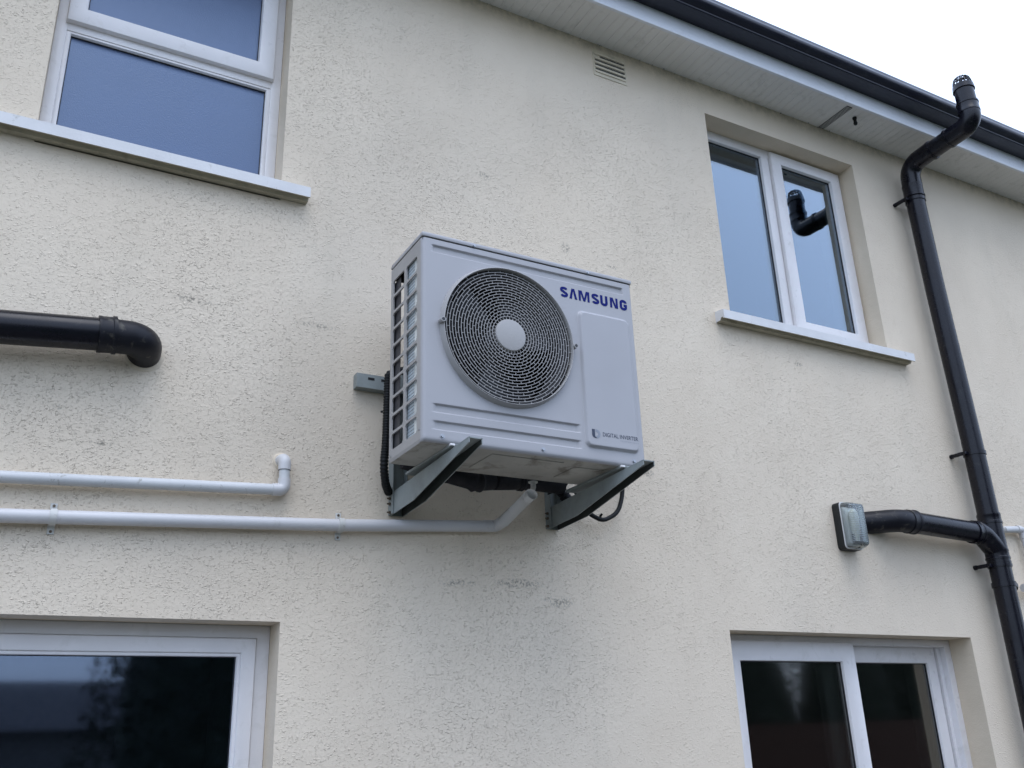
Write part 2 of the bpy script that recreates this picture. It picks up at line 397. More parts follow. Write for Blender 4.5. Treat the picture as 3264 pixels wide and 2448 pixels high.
# side and back walls and floor slabs so that rooms stay dark
mb = MB(); mb.box(-5, -4.8, .3, 6, 0, 4.95); mb.box(9.3, 9.5, .3, 6, 0, 4.95); mb.box(-5, 9.5, 6, 6.2, 0, 4.95)
mb.build('outer_wall', 'smooth', house)
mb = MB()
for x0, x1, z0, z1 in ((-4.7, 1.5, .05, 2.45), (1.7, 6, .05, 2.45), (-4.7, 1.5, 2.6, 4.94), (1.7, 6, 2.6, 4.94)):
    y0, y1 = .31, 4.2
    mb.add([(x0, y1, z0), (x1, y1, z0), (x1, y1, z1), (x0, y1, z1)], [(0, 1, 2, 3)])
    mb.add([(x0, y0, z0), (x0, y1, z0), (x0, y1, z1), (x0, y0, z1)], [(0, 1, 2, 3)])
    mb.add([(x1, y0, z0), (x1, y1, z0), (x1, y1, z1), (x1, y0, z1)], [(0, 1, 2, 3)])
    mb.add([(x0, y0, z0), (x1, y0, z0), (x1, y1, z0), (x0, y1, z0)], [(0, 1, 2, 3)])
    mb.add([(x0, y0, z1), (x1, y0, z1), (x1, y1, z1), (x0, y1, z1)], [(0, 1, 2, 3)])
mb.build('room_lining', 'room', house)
# soffit, fascia, roof
mb = MB(); mb.box(-5.2, 9.7, -.232, .0, 4.800, 4.812)
mb.build('soffit', 'soffit', house)
mb = MB(); mb.bbox(-5.2, 9.7, -.250, -.234, 4.786, 5.02, .003); mb.build('fascia', 'fascia', house)
rt = MB().add([(-5.3, -.30, 5.035), (9.8, -.30, 5.035), (9.8, 3.1, 6.9), (-5.3, 3.1, 6.9), (9.8, 6.5, 5.035), (-5.3, 6.5, 5.035)],
              [(0, 1, 2, 3), (3, 2, 4, 5), (0, 3, 5), (1, 4, 2)]).build('roof', 'slate', house)
# soffit vent strip (slotted)
mb = MB(); mb.box(3.7495, 3.7905, -.214, -.004, 4.7965, 4.7990)
sv = mb.build('soffit_vent', 'ventgrey', house)
mb = MB()
for k in range(24): y = -.011 - k * .0085; mb.box(3.7500, 3.7900, y - .0024, y, 4.7950, 4.7963)
mb.build('louvre_strip', 'soffit', sv)
# air vent high on the wall, painted over, with four dark slots
av = MB().bbox(2.214, 2.410, -.004, .003, 4.606, 4.762, .002).build('air_vent', 'ventplate', house)
for k in range(4):
    z = 4.641 + k * .0262
    MB().box(2.224 + (.03 if k == 3 else 0), 2.398 + (.004 if k == 0 else 0), -.0052, -.0042, z, z + .0062).build('slot', 'seam', av)
for k in range(5):
    z = 4.628 + k * .0262
    MB().add([(2.222, -.0050, z + .010), (2.400, -.0050, z + .010), (2.400, -.009, z - .004), (2.222, -.009, z - .004), (2.222, -.0045, z - .0045), (2.400, -.0045, z - .0045)],
             [(0, 1, 2, 3), (3, 2, 5, 4)]).build('louvre', 'ventplate', av)
# cobwebs and dust along the joint of wall and soffit
mb = MB()
for i in range(110):
    x = random.uniform(-.2, 5.6); r = random.uniform(.001, .0032); a = random.uniform(0, 3)
    p = Vector((x, -.003 - r, 4.797 - random.uniform(0, .006)))
    q = [p + Vector((r * math.cos(a + t) * random.uniform(.6, 2), random.uniform(-r, r), r * math.sin(a + t) * .8)) for t in (0, 1.6, 3.1, 4.7)]
    mb.add(q, [(0, 1, 2), (0, 2, 3), (0, 3, 1), (1, 3, 2)])
mb.build('cobweb_dust', 'ventgrey', house, kind='stuff')

def frame_rect(mb, x0, x1, z0, z1, wl, wr, wb, wt, y0, y1, b=.004):
    """one mitred ring of frame section with softened front edges"""
    prof_ = [(0, 0, y1), (0, 0, y0 + b), (0, b * .3, y0 + b * .3), (0, b, y0), (1, -b, y0), (1, -b * .3, y0 + b * .3), (1, 0, y0 + b), (1, 0, y1)]
    rings = [[(x0 + u * wl + d, y, z0 + u * wb + d), (x1 - u * wr - d, y, z0 + u * wb + d), (x1 - u * wr - d, y, z1 - u * wt - d), (x0 + u * wl + d, y, z1 - u * wt - d)] for u, d, y in prof_]
    rings.append(rings[0])
    return mb.loops(rings, cap0=False, cap1=False)
def pane(win, x0, x1, z0, z1, y, mat, seal=.005):
    mb = MB(); frame_rect(mb, x0 - .001, x1 + .001, z0 - .001, z1 + .001, seal, seal, seal, seal, y - .004, y + .004, .0005)
    mb.build('seal', 'gasket', win)
    MB().box(x0 + .001, x1 - .001, y, y + .004, z0 + .001, z1 - .001).build('pane', mat, win)
def spacer(win, x0, x1, z0, z1, y):
    mb = MB(); frame_rect(mb, x0 + .004, x1 - .004, z0 + .004, z1 - .004, .011, .011, .011, .011, y + .013, y + .020, .0008); mb.build('spacer', 'coilbright', win)
def sill(win, x0, x1, z0, z1, yf, name='sill'):
    """sloping moulded sill: front face, sloped top, drip under it"""
    P = [(yf, z0), (yf, z1 - .004), (yf + .006, z1), (.115, z1 + .018), (.115, z0 + .02), (.0, z0 + .005), (.0, z0 - .002), (yf + .030, z0 - .002), (yf + .022, z0 + .009), (yf + .010, z0 + .009), (yf + .006, z0)]
    mb = MB(); f = [tuple(range(len(P)))]
    mb.loops([[(x, a, b) for a, b in P] for x in (x0, x1)])
    n = len(P)
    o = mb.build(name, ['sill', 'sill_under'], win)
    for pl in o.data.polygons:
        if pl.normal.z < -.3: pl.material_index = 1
    return o

YF = .110   # face of the outer frames
# ---- upper left window (frosted, top-hung sash over fixed light)
w1 = thing('window', (.33, .1, 3.5), '', ''); del w1['category']; del w1['label']
w1.parent = house; w1.location = Vector((.33, .1, 3.5)) - house.location; w1['label'] = 'tall frosted window at upper left'
def reparent_fix(o): return o
mb = MB(); frame_rect(mb, -.078, .742, 3.53, 4.612, .038, .040, .118, .04, YF, YF + .07)
mb.bbox(-.042, .704, YF + .0005, YF + .07, 4.066, 4.118, .004)
mb.build('frame', 'upvc', w1, True)
mb = MB(); frame_rect(mb, -.041, .703, 3.647, 4.067, .017, .017, .010, .010, YF + .004, YF + .05, .004); mb.build('bead', 'upvc', w1, True)
pane(w1, -.025, .687, 3.656, 4.058, YF + .022, 'frost')
mb = MB(); frame_rect(mb, -.046, .708, 4.098, 4.60, .064, .064, .068, .064, YF - .022, YF + .035, .008); mb.build('sash', 'upvc', w1, True, label='top hung opening sash')
pane(w1, .017, .645, 4.165, 4.537, YF + .006, 'frost')
sill(w1, -.30, .838, 3.507, 3.553, -.055)
# ---- upper small window
w2 = bpy.data.objects.new('window', None); COL.objects.link(w2); w2.parent = house; w2.location = Vector((3.45, .1, 3.4)) - house.location
w2['label'] = 'upper right window with two clear lights'
mb = MB(); frame_rect(mb, 2.900, 3.978, 3.44, 4.612, .045, .040, .105, .055, YF, YF + .07)
mb.bbox(3.378, 3.432, YF + .0005, YF + .07, 3.54, 4.56, .004)
mb.build('frame', 'upvc', w2, True)
pane(w2, 2.944, 3.380, 3.543, 4.558, YF + .022, 'clear'); spacer(w2, 2.944, 3.380, 3.543, 4.558, YF + .022)
mb = MB(); frame_rect(mb, 3.438, 3.966, 3.500, 4.600, .074, .074, .080, .068, YF - .018, YF + .035, .008); mb.build('sash', 'upvc', w2, True, label='side hung opening sash')
pane(w2, 3.511, 3.893, 3.579, 4.533, YF + .006, 'clear'); spacer(w2, 3.511, 3.893, 3.579, 4.533, YF + .006)
sill(w2, 2.803, 4.105, 3.400, 3.447, -.060)
# ---- lower left window
w3 = bpy.data.objects.new('window', None); COL.objects.link(w3); w3.parent = house; w3.location = Vector((-.1, .1, .9)) - house.location
w3['label'] = 'wide ground floor window at lower left'
mb = MB(); frame_rect(mb, -1.05, .826, .9, 1.98, .045, .044, .05, .040, YF, YF + .07); mb.build('frame', 'upvc', w3, True)
mb = MB(); frame_rect(mb, -1.004, .781, .951, 1.939, .048, .048, .05, .047, YF - .012, YF + .04, .007); mb.build('sash', 'upvc', w3, True)
mb = MB(); frame_rect(mb, -.957, .734, 1.0, 1.893, .011, .011, .011, .011, YF - .004, YF + .03, .003); mb.build('bead', 'upvc', w3, True)
pane(w3, -.947, .724, 1.01, 1.884, YF + .014, 'dark_glass')
sill(w3, -1.2, .95, .87, .915, -.055)
# ---- lower right sliding door
w4 = bpy.data.objects.new('sliding_door', None); COL.objects.link(w4); w4.parent = house; w4.location = Vector((3.43, .1, .1)) - house.location
w4['label'] = 'white sliding patio door at lower right'
mb = MB(); frame_rect(mb, 2.673, 4.181, .08, 1.998, .05, .045, .05, .034, YF + .012, YF + .14)
mb.box(4.112, 4.137, YF + .04, YF + .14, .13, 1.965)
mb.build('frame', 'upvc', w4, True)
mb = MB(); frame_rect(mb, 2.722, 3.492, .12, 1.972, .086, .086, .12, .084, YF - .006, YF + .035, .006)
lf = mb.build('door_leaf', 'upvc', w4, True, label='front sliding leaf')
pane(w4, 2.807, 3.407, .235, 1.889, YF + .012, 'door_glass')
mb = MB(); frame_rect(mb, 3.330, 4.107, .12, 1.966, .086, .064, .12, .076, YF + .050, YF + .09, .006)
mb.build('door_leaf', 'upvc', w4, True, label='rear fixed leaf')
pane(w4, 3.415, 4.044, .235, 1.891, YF + .066, 'door_glass')
mb = MB()   # grey inner edges of the leaves and room trim seen through the glass
mb.box(4.040, 4.072, .255, .299, .1, 1.95)
mb.build('inner_post', 'roomcurt', w4)

# ================================================================== GUTTER
prof = [(-.2515, 4.885), (-.2515, 4.965), (-.256, 4.965), (-.256, 4.889), (-.335, 4.889), (-.352, 4.905), (-.3625, 4.93), (-.3625, 4.962), (-.364, 4.9655), (-.3685, 4.9655),
        (-.3700, 4.960), (-.3695, 4.950), (-.3715, 4.944), (-.3765, 4.934), (-.3775, 4.926), (-.3735, 4.915), (-.364, 4.905), (-.354, 4.897), (-.346, 4.8915), (-.3455, 4.886), (-.341, 4.8825), (-.336, 4.885), (-.300, 4.8825)]
mb = MB(); mb.loops([[(x, a, b) for a, b in prof] for x in (-5.2, 9.7)])
gt = mb.build('gutter', 'gutter', None, True, 50)
tag(gt, 'long blue-black plastic gutter running along the white fascia under the sky', 'gutter')

# ================================================================== WALL BRACKET (rail, two uprights, two arms)
br = thing('wall_bracket', (1.5, 0, 2.35), 'grey steel wall bracket carrying the outdoor air conditioner, rail and two sloping arms', 'bracket')
rail = MB()
rail.box(1.044, 1.96, -.036, -.033, 2.797, 2.850); rail.box(1.044, 1.96, -.033, -.001, 2.797, 2.800); rail.box(1.044, 1.96, -.033, -.001, 2.847, 2.850)
rail.box(1.044, 1.047, -.033, -.001, 2.800, 2.847)
rl = rail.build('rail', 'bracket', br)
for x in (1.10, 1.15): MB().bbox(x - .014, x + .010, -.0372, -.0358, 2.829, 2.838, .0004).build('slot', 'inside', rl)
for x0 in (1.184, 1.822):
    x1 = x0 + .055
    up = MB(); up.box(x0, x1, -.004, -.001, 2.350, 2.90); up.box(x0, x0 + .003, -.042, -.004, 2.350, 2.90); up.box(x1 - .003, x1, -.042, -.004, 2.350, 2.90)
    up.build('upright', 'bracket', br)
    a0, a1 = x0 + .0045, x1 - .0045
    am = MB()
    top = [(-.010, 2.425), (-.627, 2.4525)]; botL = [(-.010, 2.3475), (-.212, 2.3565), (-.627, 2.436)]
    P = [(-.010, 2.3475), (-.212, 2.3565), (-.627, 2.436), (-.627, 2.4525), (-.010, 2.425)]
    for xa, xb in ((a0, a0 + .003), (a1 - .003, a1)):
        am.loops([[(x, a, b) for a, b in P] for x in (xa, xb)])
    T = [(-.010, 2.4225), (-.627, 2.450), (-.627, 2.4535), (-.010, 2.426)]
    am.loops([[(x, a, b) for a, b in T] for x in (a0 - .0004, a1 + .0004)])
    # dark lining on the far flange and web, the channel's shade painted in
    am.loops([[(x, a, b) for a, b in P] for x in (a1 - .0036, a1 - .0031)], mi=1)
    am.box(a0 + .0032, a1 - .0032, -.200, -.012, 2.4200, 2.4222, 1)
    am.build('arm', ['bracket', 'bracket_shade'], br)
    for z in (2.405, 2.386, 2.356):
        b = MB(); disc_prism(b, (x0 - .001, -.022, z), (-1, 0, 0), .0055, .006, 6); disc_prism(b, (x0 - .006, -.022, z), (-1, 0, 0), .003, .007, 8)
        b.build('bolt', 'rust', br)

# ================================================================== OUTDOOR AIR CONDITIONER
X0, X1, YFR, YB, ZB, ZT = 1.089, 1.930, -.510, -.240, 2.463, 3.1675
ac = thing('air_conditioner', (1.5, -.37, 2.4537), 'pale grey outdoor air conditioner with round fan grille and blue SAMSUNG lettering, on bracket', 'air conditioner')
CX, CZ = 1.4015, 2.8625
def sstep(t): t = max(0, min(1, t)); return t * t * (3 - 2 * t)
def rrect(x, z, x0, x1, z0, z1, r):
    qx = abs(x - (x0 + x1) / 2) - (x1 - x0) / 2 + r; qz = abs(z - (z0 + z1) / 2) - (z1 - z0) / 2 + r
    return min(max(qx, qz), 0) + math.hypot(max(qx, 0), max(qz, 0)) - r
def hgt(x, z):
    h = 0.0; R = .014
    for d in (x - X0, X1 - x, z - ZB):
        if d < R: h -= R - math.sqrt(max(0, R * R - (R - d) ** 2))
    h += .0110 * sstep(-rrect(x, z, 1.681, 1.903, 2.511, 3.019, .024) / .011)
    for a in ((1.124, 1.890, 3.119, 3.148), (1.129, 1.661, 2.559, 2.590), (1.129, 1.661, 2.503, 2.534)):
        h -= .0075 * sstep(-rrect(x, z, *a, .004) / .0050)
    r = math.hypot(x - CX, z - CZ)
    return h
def lines(a, b, step, feats, fs=.0014, span=.012):
    s_ = set(round(a + i * (b - a) / int((b - a) / step), 5) for i in range(int((b - a) / step) + 1))
    for f in feats:
        k = -span
        while k <= span: s_.add(round(f + k, 5)); k += fs
    s_ = sorted(v for v in s_ if a <= v <= b)
    o = [s_[0]]
    for v in s_[1:]:
        if v - o[-1] > fs * .6: o.append(v)
    o[-1] = b; return o
gx = lines(X0, X1, .007, [X0 + .006, X1 - .006, 1.686, 1.898], .002, .012)
gz = lines(ZB, ZT, .006, [ZB + .006, 2.516, 3.014, 3.121, 3.146, 2.561, 2.588, 2.505, 2.532], .0012, .0065)
mb = MB(); vid = {}
for i, x in enumerate(gx):
    for j, z in enumerate(gz):
        vid[i, j] = len(mb.v); mb.v.append((x, YFR - hgt(x, z), z))
for i in range(len(gx) - 1):
    for j in range(len(gz) - 1):
        cx = (gx[i] + gx[i + 1]) / 2; cz = (gz[j] + gz[j + 1]) / 2
        if math.hypot(cx - CX, cz - CZ) < .2475: continue
        mb.f.append((vid[i, j], vid[i + 1, j], vid[i + 1, j + 1], vid[i, j + 1])); mb.mi.append(0)
fp = mb.build('front_panel', 'acpaint', ac, True, 60)
for pl in fp.data.polygons:
    pass
# lid with a dark seam below it
lid = MB().bbox(X0 - .002, X1 + .002, YFR - .003, YB - .0, 3.1715, 3.188, .006).build('lid', 'acpaint', ac, True)
MB().box(X0 + .003, X1 - .003, YFR + .004, YB - .002, 3.160, 3.1735).build('lid_seam', 'seam', ac)
# base pan
bp = MB(); bp.bbox(X0 + .003, X1 - .003, YFR + .010, YB + .002, 2.4625, 2.474, .004)
pan = bp.build('base_pan', 'acunder', ac, True)
mb = MB(); mb.bbox(1.35, 1.62, -.47, -.30, 2.4600, 2.4626, .001); mb.bbox(1.68, 1.80, -.44, -.30, 2.4603, 2.4626, .001)
mb.build('pan_pressing', 'acunder', pan, True)
# right side, rear skirt, rear coil
MB().box(X1 - .0015, X1, YFR + .013, YB, ZB + .008, ZT).build('right_side_panel', 'acpaint', ac)
mb = MB(); mb.box(1.205, X1 - .002, YB - .004, YB, 2.474, 3.165); mb.box(X0 + .002, X0 + .012, YB - .006, YB, 2.474, 3.165)
mb.box(X0 + .012, 1.205, YB - .004, YB, 2.474, 2.52); mb.box(X0 + .012, 1.205, YB - .004, YB, 3.13, 3.165)
mb.build('rear_panel', 'coildark', ac)
# left side grille, two columns of ten openings with chamfered corners
mb = MB(); TH = .005
def cell(y0, y1, z0, z1, hy0, hy1, hz0, hz1, c=.007):
    Q = [(hy0, hz0 + c), (hy0 + c, hz0), (hy1 - c, hz0), (hy1, hz0 + c), (hy1, hz1 - c), (hy1 - c, hz1), (hy0 + c, hz1), (hy0, hz1 - c)]
    Oc = [(y0, z0), (y0, z0), (y1, z0), (y1, z0), (y1, z1), (y1, z1), (y0, z1), (y0, z1)]
    for x in (X0, X0 + TH):
        v = [(x, a, b) for a, b in Q] + [(x, a, b) for a, b in Oc]
        f = []
        for k in range(8):
            l_ = (k + 1) % 8
            f.append((k, l_, 8 + l_, 8 + k) if Oc[k] != Oc[l_] else (k, l_, 8 + k))
        mb.add(v, f)
    v = [(X0, a, b) for a, b in Q] + [(X0 + TH, a, b) for a, b in Q]
    mb.add(v, [(k, (k + 1) % 8, 8 + (k + 1) % 8, 8 + k) for k in range(8)])
NR = 10; zb, zt = 2.497, 3.122; pit = (zt - zb) / NR
def yz_rect(y0, y1, z0, z1):
    for x in (X0, X0 + TH): mb.add([(x, y0, z0), (x, y1, z0), (x, y1, z1), (x, y0, z1)], [(0, 1, 2, 3)])
for k in range(NR):
    z0 = zb + k * pit; z1 = z0 + pit
    cell(-.472, -.369, z0, z1, -.4675, -.3755, z0 + .0045, z1 - .0045)
    cell(-.369, -.250, z0, z1, -.3580, -.2600, z0 + .0045, z1 - .0045)
yz_rect(-.496, -.472, ZB + .010, ZT); yz_rect(-.250, -.240, ZB + .010, ZT)
yz_rect(-.472, -.250, ZB + .010, zb); yz_rect(-.472, -.250, zt, ZT)
mb.add([(X0, YFR + .014, ZB + .010), (X0 + .003, YFR + .014, ZB), (X0 + .003, YB, ZB), (X0, YB, ZB + .010)], [(0, 1, 2, 3)])
mb.build('side_grille', 'acplastic', ac)
cf = MB().box(1.099, 1.101, -.429, -.343, 2.478, 3.150).build('coil_fins', 'coil', ac)
mb = MB()
for k in range(60): z = 2.482 + k * .0112; mb.box(1.0984, 1.0989, -.429, -.345, z, z + .0010)
mb.build('fin_line', 'coildark', cf, kind='stuff')
MB().box(1.0975, 1.099, -.478, -.4295, 2.478, 3.140).build('bright_sheet', 'coilbright', ac)
MB().box(1.100, 1.1015, -.302, -.2465, 2.478, 3.118).build('coil_edge', 'coildark', ac)
mb = MB(); mb.box(1.205, 1.210, -.44, -.250, 2.475, 3.165); mb.box(1.213, 1.92, -.262, -.257, 2.475, 3.165); mb.box(1.104, 1.106, -.486, -.345, 2.475, 3.165)
mb.build('inner_wall', 'inside', ac)
t_ = MB(); tube(t_, fillet([(1.165, -.30, 2.95), (1.16, -.27, 3.02), (1.14, -.25, 3.06)], .03), .002, 8); t_.build('loose_wire', 'cable', ac)
# fan opening: bezel ring, shroud, guard, hub, fan
mb = MB(); seg = 128; ring = [(.2418, -.5135), (.2420, -.5290), (.2428, -.5306), (.2438, -.5308), (.2448, -.5298), (.2458, -.5260), (.2518, -.5125), (.2530, -.506), (.2418, -.506), (.2418, -.5135)]
mb.loops([[(CX + r * math.cos(2 * math.pi * k / seg), y, CZ + r * math.sin(2 * math.pi * k / seg)) for k in range(seg)] for r, y in ring], cap0=False, cap1=False)
bez = mb.build('bezel', 'acplastic', ac, True, 50)
for ang in (178.5, .5):
    b = MB(); c = Vector((CX + .2505 * math.cos(R_(ang)), 0, CZ + .2505 * math.sin(R_(ang))))
    disc_prism(b, (c.x, -.514, c.z), (0, -1, 0), .0085, .024, 16); o = b.build('screw_boss', 'acplastic', bez, True)
    b = MB(); disc_prism(b, (c.x, -.5375, c.z), (0, -1, 0), .0056, .001, 14); b.build('screw_hole', 'seam', bez)
mb = MB()
for r0, r1, ya, yb in ((.238, .2385, -.512, -.505), (.2385, .222, -.505, -.470), (.222, .222, -.470, -.400)):
    mb.loops([[(CX + r * math.cos(2 * math.pi * k / 96), y, CZ + r * math.sin(2 * math.pi * k / 96)) for k in range(96)] for r, y in ((r0, ya), (r1, yb))], cap0=False, cap1=False)
mb.build('fan_shroud', 'shroud', ac, True)
gd = bpy.data.objects.new('fan_guard', None); COL.objects.link(gd); gd.parent = ac; gd.location = Vector((CX, -.515, CZ)) - ac.location
HR, OR, NG = .0575, .2418, 18
dr = (OR - HR) / NG
dome = lambda r: -.5195 - .007 * math.cos(min(1, r / OR) * math.pi / 2)
for i in range(1, NG):
    r = HR + dr * i; b = MB(); y = dome(r)
    annulus(b, CX, CZ, r - .00085, r + .00085, y, y + .0030, 96); b.build('guard_ring', 'acplastic', gd)
b = MB()
for i in range(NG):
    r0 = HR + dr * i; r1 = r0 + dr; y = dome((r0 + r1) / 2) + .0008
    for k in range(32):
        a = 2 * math.pi * (k + .5 * (i % 2)) / 32 + .02; ca, sa = math.cos(a), math.sin(a); tw = .0007
        v = []
        for rr in (r0, r1):
            for tt in (-tw, tw):
                for yy in (y, y + .0025): v.append((CX + rr * ca - tt * sa, yy, CZ + rr * sa + tt * ca))
        b.add(v, [(0, 1, 3, 2), (4, 6, 7, 5), (0, 4, 5, 1), (2, 3, 7, 6), (0, 2, 6, 4), (1, 5, 7, 3)])
b.build('guard_spokes', 'acplastic', gd, kind='stuff')
b = MB(); prof_ = [(.0001, -.5305), (.050, -.5300), (.0555, -.5285), (.0575, -.5245), (.0575, -.514)]
b.loops([[(CX + r * math.cos(2 * math.pi * k / 64), y, CZ + r * math.sin(2 * math.pi * k / 64)) for k in range(64)] for r, y in prof_], cap0=False, cap1=False)
b.build('hub_cap', 'acplastic', gd, True, 40)
fn = bpy.data.objects.new('fan', None); COL.objects.link(fn); fn.parent = ac; fn.location = Vector((CX, -.44, CZ)) - ac.location
b = MB(); pr = [(.0001, -.478), (.045, -.476), (.062, -.462), (.066, -.41), (.066, -.36)]
b.loops([[(CX + r * math.cos(2 * math.pi * k / 40), y, CZ + r * math.sin(2 * math.pi * k / 40)) for k in range(40)] for r, y in pr], cap0=False, cap1=False)
b.build('fan_hub', 'fandark', fn, True)
for q in range(3):
    b = MB(); rows = []
    for i in range(9):
        rr = .06 + (.214 - .06) * i / 8; row = []
        for j in range(9):
            u = j / 8; a = 2 * math.pi * q / 3 + .5 + (u - .5) * (1.15 + .25 * i / 8) + .25 * i / 8
            row.append((CX + rr * math.cos(a), -.452 + .075 * u - .01 * math.sin(u * math.pi), CZ + rr * math.sin(a)))
        rows.append(row)
    n0 = len(rows[0]); v = [p for r in rows for p in r] + [(p[0], p[1] + .003, p[2]) for r in rows for p in r]; N = 81; f = []
    for i in range(8):
        for j in range(8):
            f.append((i * 9 + j, i * 9 + j + 1, (i + 1) * 9 + j + 1, (i + 1) * 9 + j)); f.append(tuple(N + t for t in f[-1]))
    b.add(v, f); b.build('fan_blade', 'fandark', fn, True)
# screws
for x, z, y in ((1.157, 2.484, YFR), (1.517, 2.484, YFR), (1.878, 2.484, YFR), (1.278, 3.176, YFR - .0035), (1.736, 3.176, YFR - .0035)):
    r = .0065 if z < 3 else .0045
    b = MB(); disc_prism(b, (x, y + .001, z), (0, -1, 0), r * 1.25, .0015, 14); disc_prism(b, (x, y, z), (0, -1, 0), r * .85, .005, 6)
    b.build('screw', 'zinc', ac)
for y, z in ((-.487, 2.505), (-.256, 2.482), (-.43, 3.176), (-.245, 3.175)):
    b = MB(); disc_prism(b, (X0 + .001, y, z), (-1, 0, 0), .0042, .003, 10); b.build('screw', 'zinc', ac)
# feet rails below the pan
for x0 in (1.181, 1.817):
    b = MB(); b.box(x0, x0 + .062, -.516, -.16, 2.4545, 2.4575); b.box(x0, x0 + .003, -.514, -.16, 2.4575, 2.4622)
    b.bbox(x0 - .002, x0 + .010, -.522, -.505, 2.4535, 2.4615, .001); b.bbox(x0 + .018, x0 + .034, -.521, -.505, 2.4535, 2.4615, .001)
    b.build('foot_rail', 'coilbright' if False else 'bracket', ac)
    b = MB(); b.bbox(x0 - .004, x0 + .012, -.5245, -.515, 2.4545, 2.4612, .001); b.build('foot_tip', 'upvc', ac)

# ---- lettering
def ribbon(mb, pts, th, ox, oz, sx, sz, y, d=.0006):
    """flat stroke of thickness th (in letter units) along pts"""
    P = [Vector((p[0] * sx, p[1] * sz)) for p in pts]; L_, R2 = [], []; hw = th / 2
    for i, p in enumerate(P):
        if i == 0: t = (P[1] - p).normalized(); k = 1
        elif i == len(P) - 1: t = (p - P[-2]).normalized(); k = 1
        else:
            t1 = (p - P[i - 1]).normalized(); t2 = (P[i + 1] - p).normalized(); t = (t1 + t2).normalized(); k = min(1.6, 1 / max(.3, t.dot(t1)))
        n = Vector((-t.y, t.x)); L_.append(p + n * hw * k); R2.append(p - n * hw * k)
    for i in range(len(P) - 1):
        q = [L_[i], L_[i + 1], R2[i + 1], R2[i]]
        v = [(ox + a.x, yy, oz + a.y) for yy in (y, y - d) for a in q]
        mb.add(v, [(4, 5, 6, 7), (0, 1, 5, 4), (2, 3, 7, 6), (1, 2, 6, 5), (3, 0, 4, 7)])
def poly(mb, pts, ox, oz, sx, sz, y, d=.0006):
    n = len(pts); v = [(ox + a * sx, yy, oz + b * sz) for yy in (y, y - d) for a, b in pts]
    mb.add(v, [tuple(range(n, 2 * n))] + [(i, (i + 1) % n, n + (i + 1) % n, n + i) for i in range(n)])
def arc(cx, cy, rx, ry, a0, a1, n=12): return [(cx + rx * math.cos(R_(a0 + (a1 - a0) * i / n)), cy + ry * math.sin(R_(a0 + (a1 - a0) * i / n))) for i in range(n + 1)]
lg = bpy.data.objects.new('lettering', None); COL.objects.link(lg); lg.parent = ac; lg.location = Vector((1.76, YFR, 3.058)) - ac.location
lg['label'] = 'blue SAMSUNG lettering'
H = .0405; YL = YFR - .0003; T = .0104
def letter(fn_):
    b = MB(); fn_(b); b.build('letter', 'blue', lg)
def S_(ox, wd):
    s1 = arc(.5, .75 - .02, .36, .155, 15, 180, 10) + arc(.5, .70, .36, .15, 190, 250, 5)
    s2 = arc(.5, .30, .36, .15, 70, 10, 5) + arc(.5, .27, .36, .155, 0, -165, 10)
    def f(b): ribbon(b, s1 + s2, T * .93, ox, 3.058, wd, H, YL)
    letter(f)
S_(1.617, .031)
def A_(b):
    poly(b, [(0, 0), (.30, 1), (.70, 1), (1, 0), (.69, 0), (.5, .74), (.31, 0)][:0] or [(0, 0), (.30, 0), (.5, .80), (.5, 1), (.32, 1)], 1.654, 3.058, .033, H, YL)
    poly(b, [(1, 0), (.68, 1), (.5, 1), (.5, .80), (.70, 0)], 1.654, 3.058, .033, H, YL)
letter(A_)
def M_(b):
    W_ = .046
    poly(b, [(0, 0), (.19, 0), (.19, 1), (0, 1)], 1.6935, 3.058, W_, H, YL); poly(b, [(.81, 0), (1, 0), (1, 1), (.81, 1)], 1.6935, 3.058, W_, H, YL)
    poly(b, [(.19, 1), (.31, 1), (.5, .30), (.5, 0), (.41, 0), (.19, .78)], 1.6935, 3.058, W_, H, YL - .0001)
    poly(b, [(.81, 1), (.81, .78), (.59, 0), (.5, 0), (.5, .30), (.69, 1)], 1.6935, 3.058, W_, H, YL - .0001)
letter(M_)
S_(1.7495, .031)
def U_(b): ribbon(b, [(.16, 1), (.16, .35)] + arc(.5, .30, .34, .20, 180, 360, 12) + [(.84, .35), (.84, 1)], T, 1.7865, 3.058, .031, H, YL)
letter(U_)
def N_(b):
    W_ = .034
    poly(b, [(0, 0), (.26, 0), (.26, 1), (0, 1)], 1.8285, 3.058, W_, H, YL); poly(b, [(.74, 0), (1, 0), (1, 1), (.74, 1)], 1.8285, 3.058, W_, H, YL)
    poly(b, [(.26, 1), (.38, 1), (.74, .25), (.74, 0), (.62, 0), (.26, .75)], 1.8285, 3.058, W_, H, YL - .0001)
letter(N_)
def G_(b):
    ribbon(b, [(.86, .70)] + arc(.51, .70, .35, .19, 15, 180, 10) + arc(.51, .29, .35, .19, 180, 360, 12) + [(.86, .45), (.55, .45)], T, 1.8715, 3.058, .031, H, YL)
letter(G_)
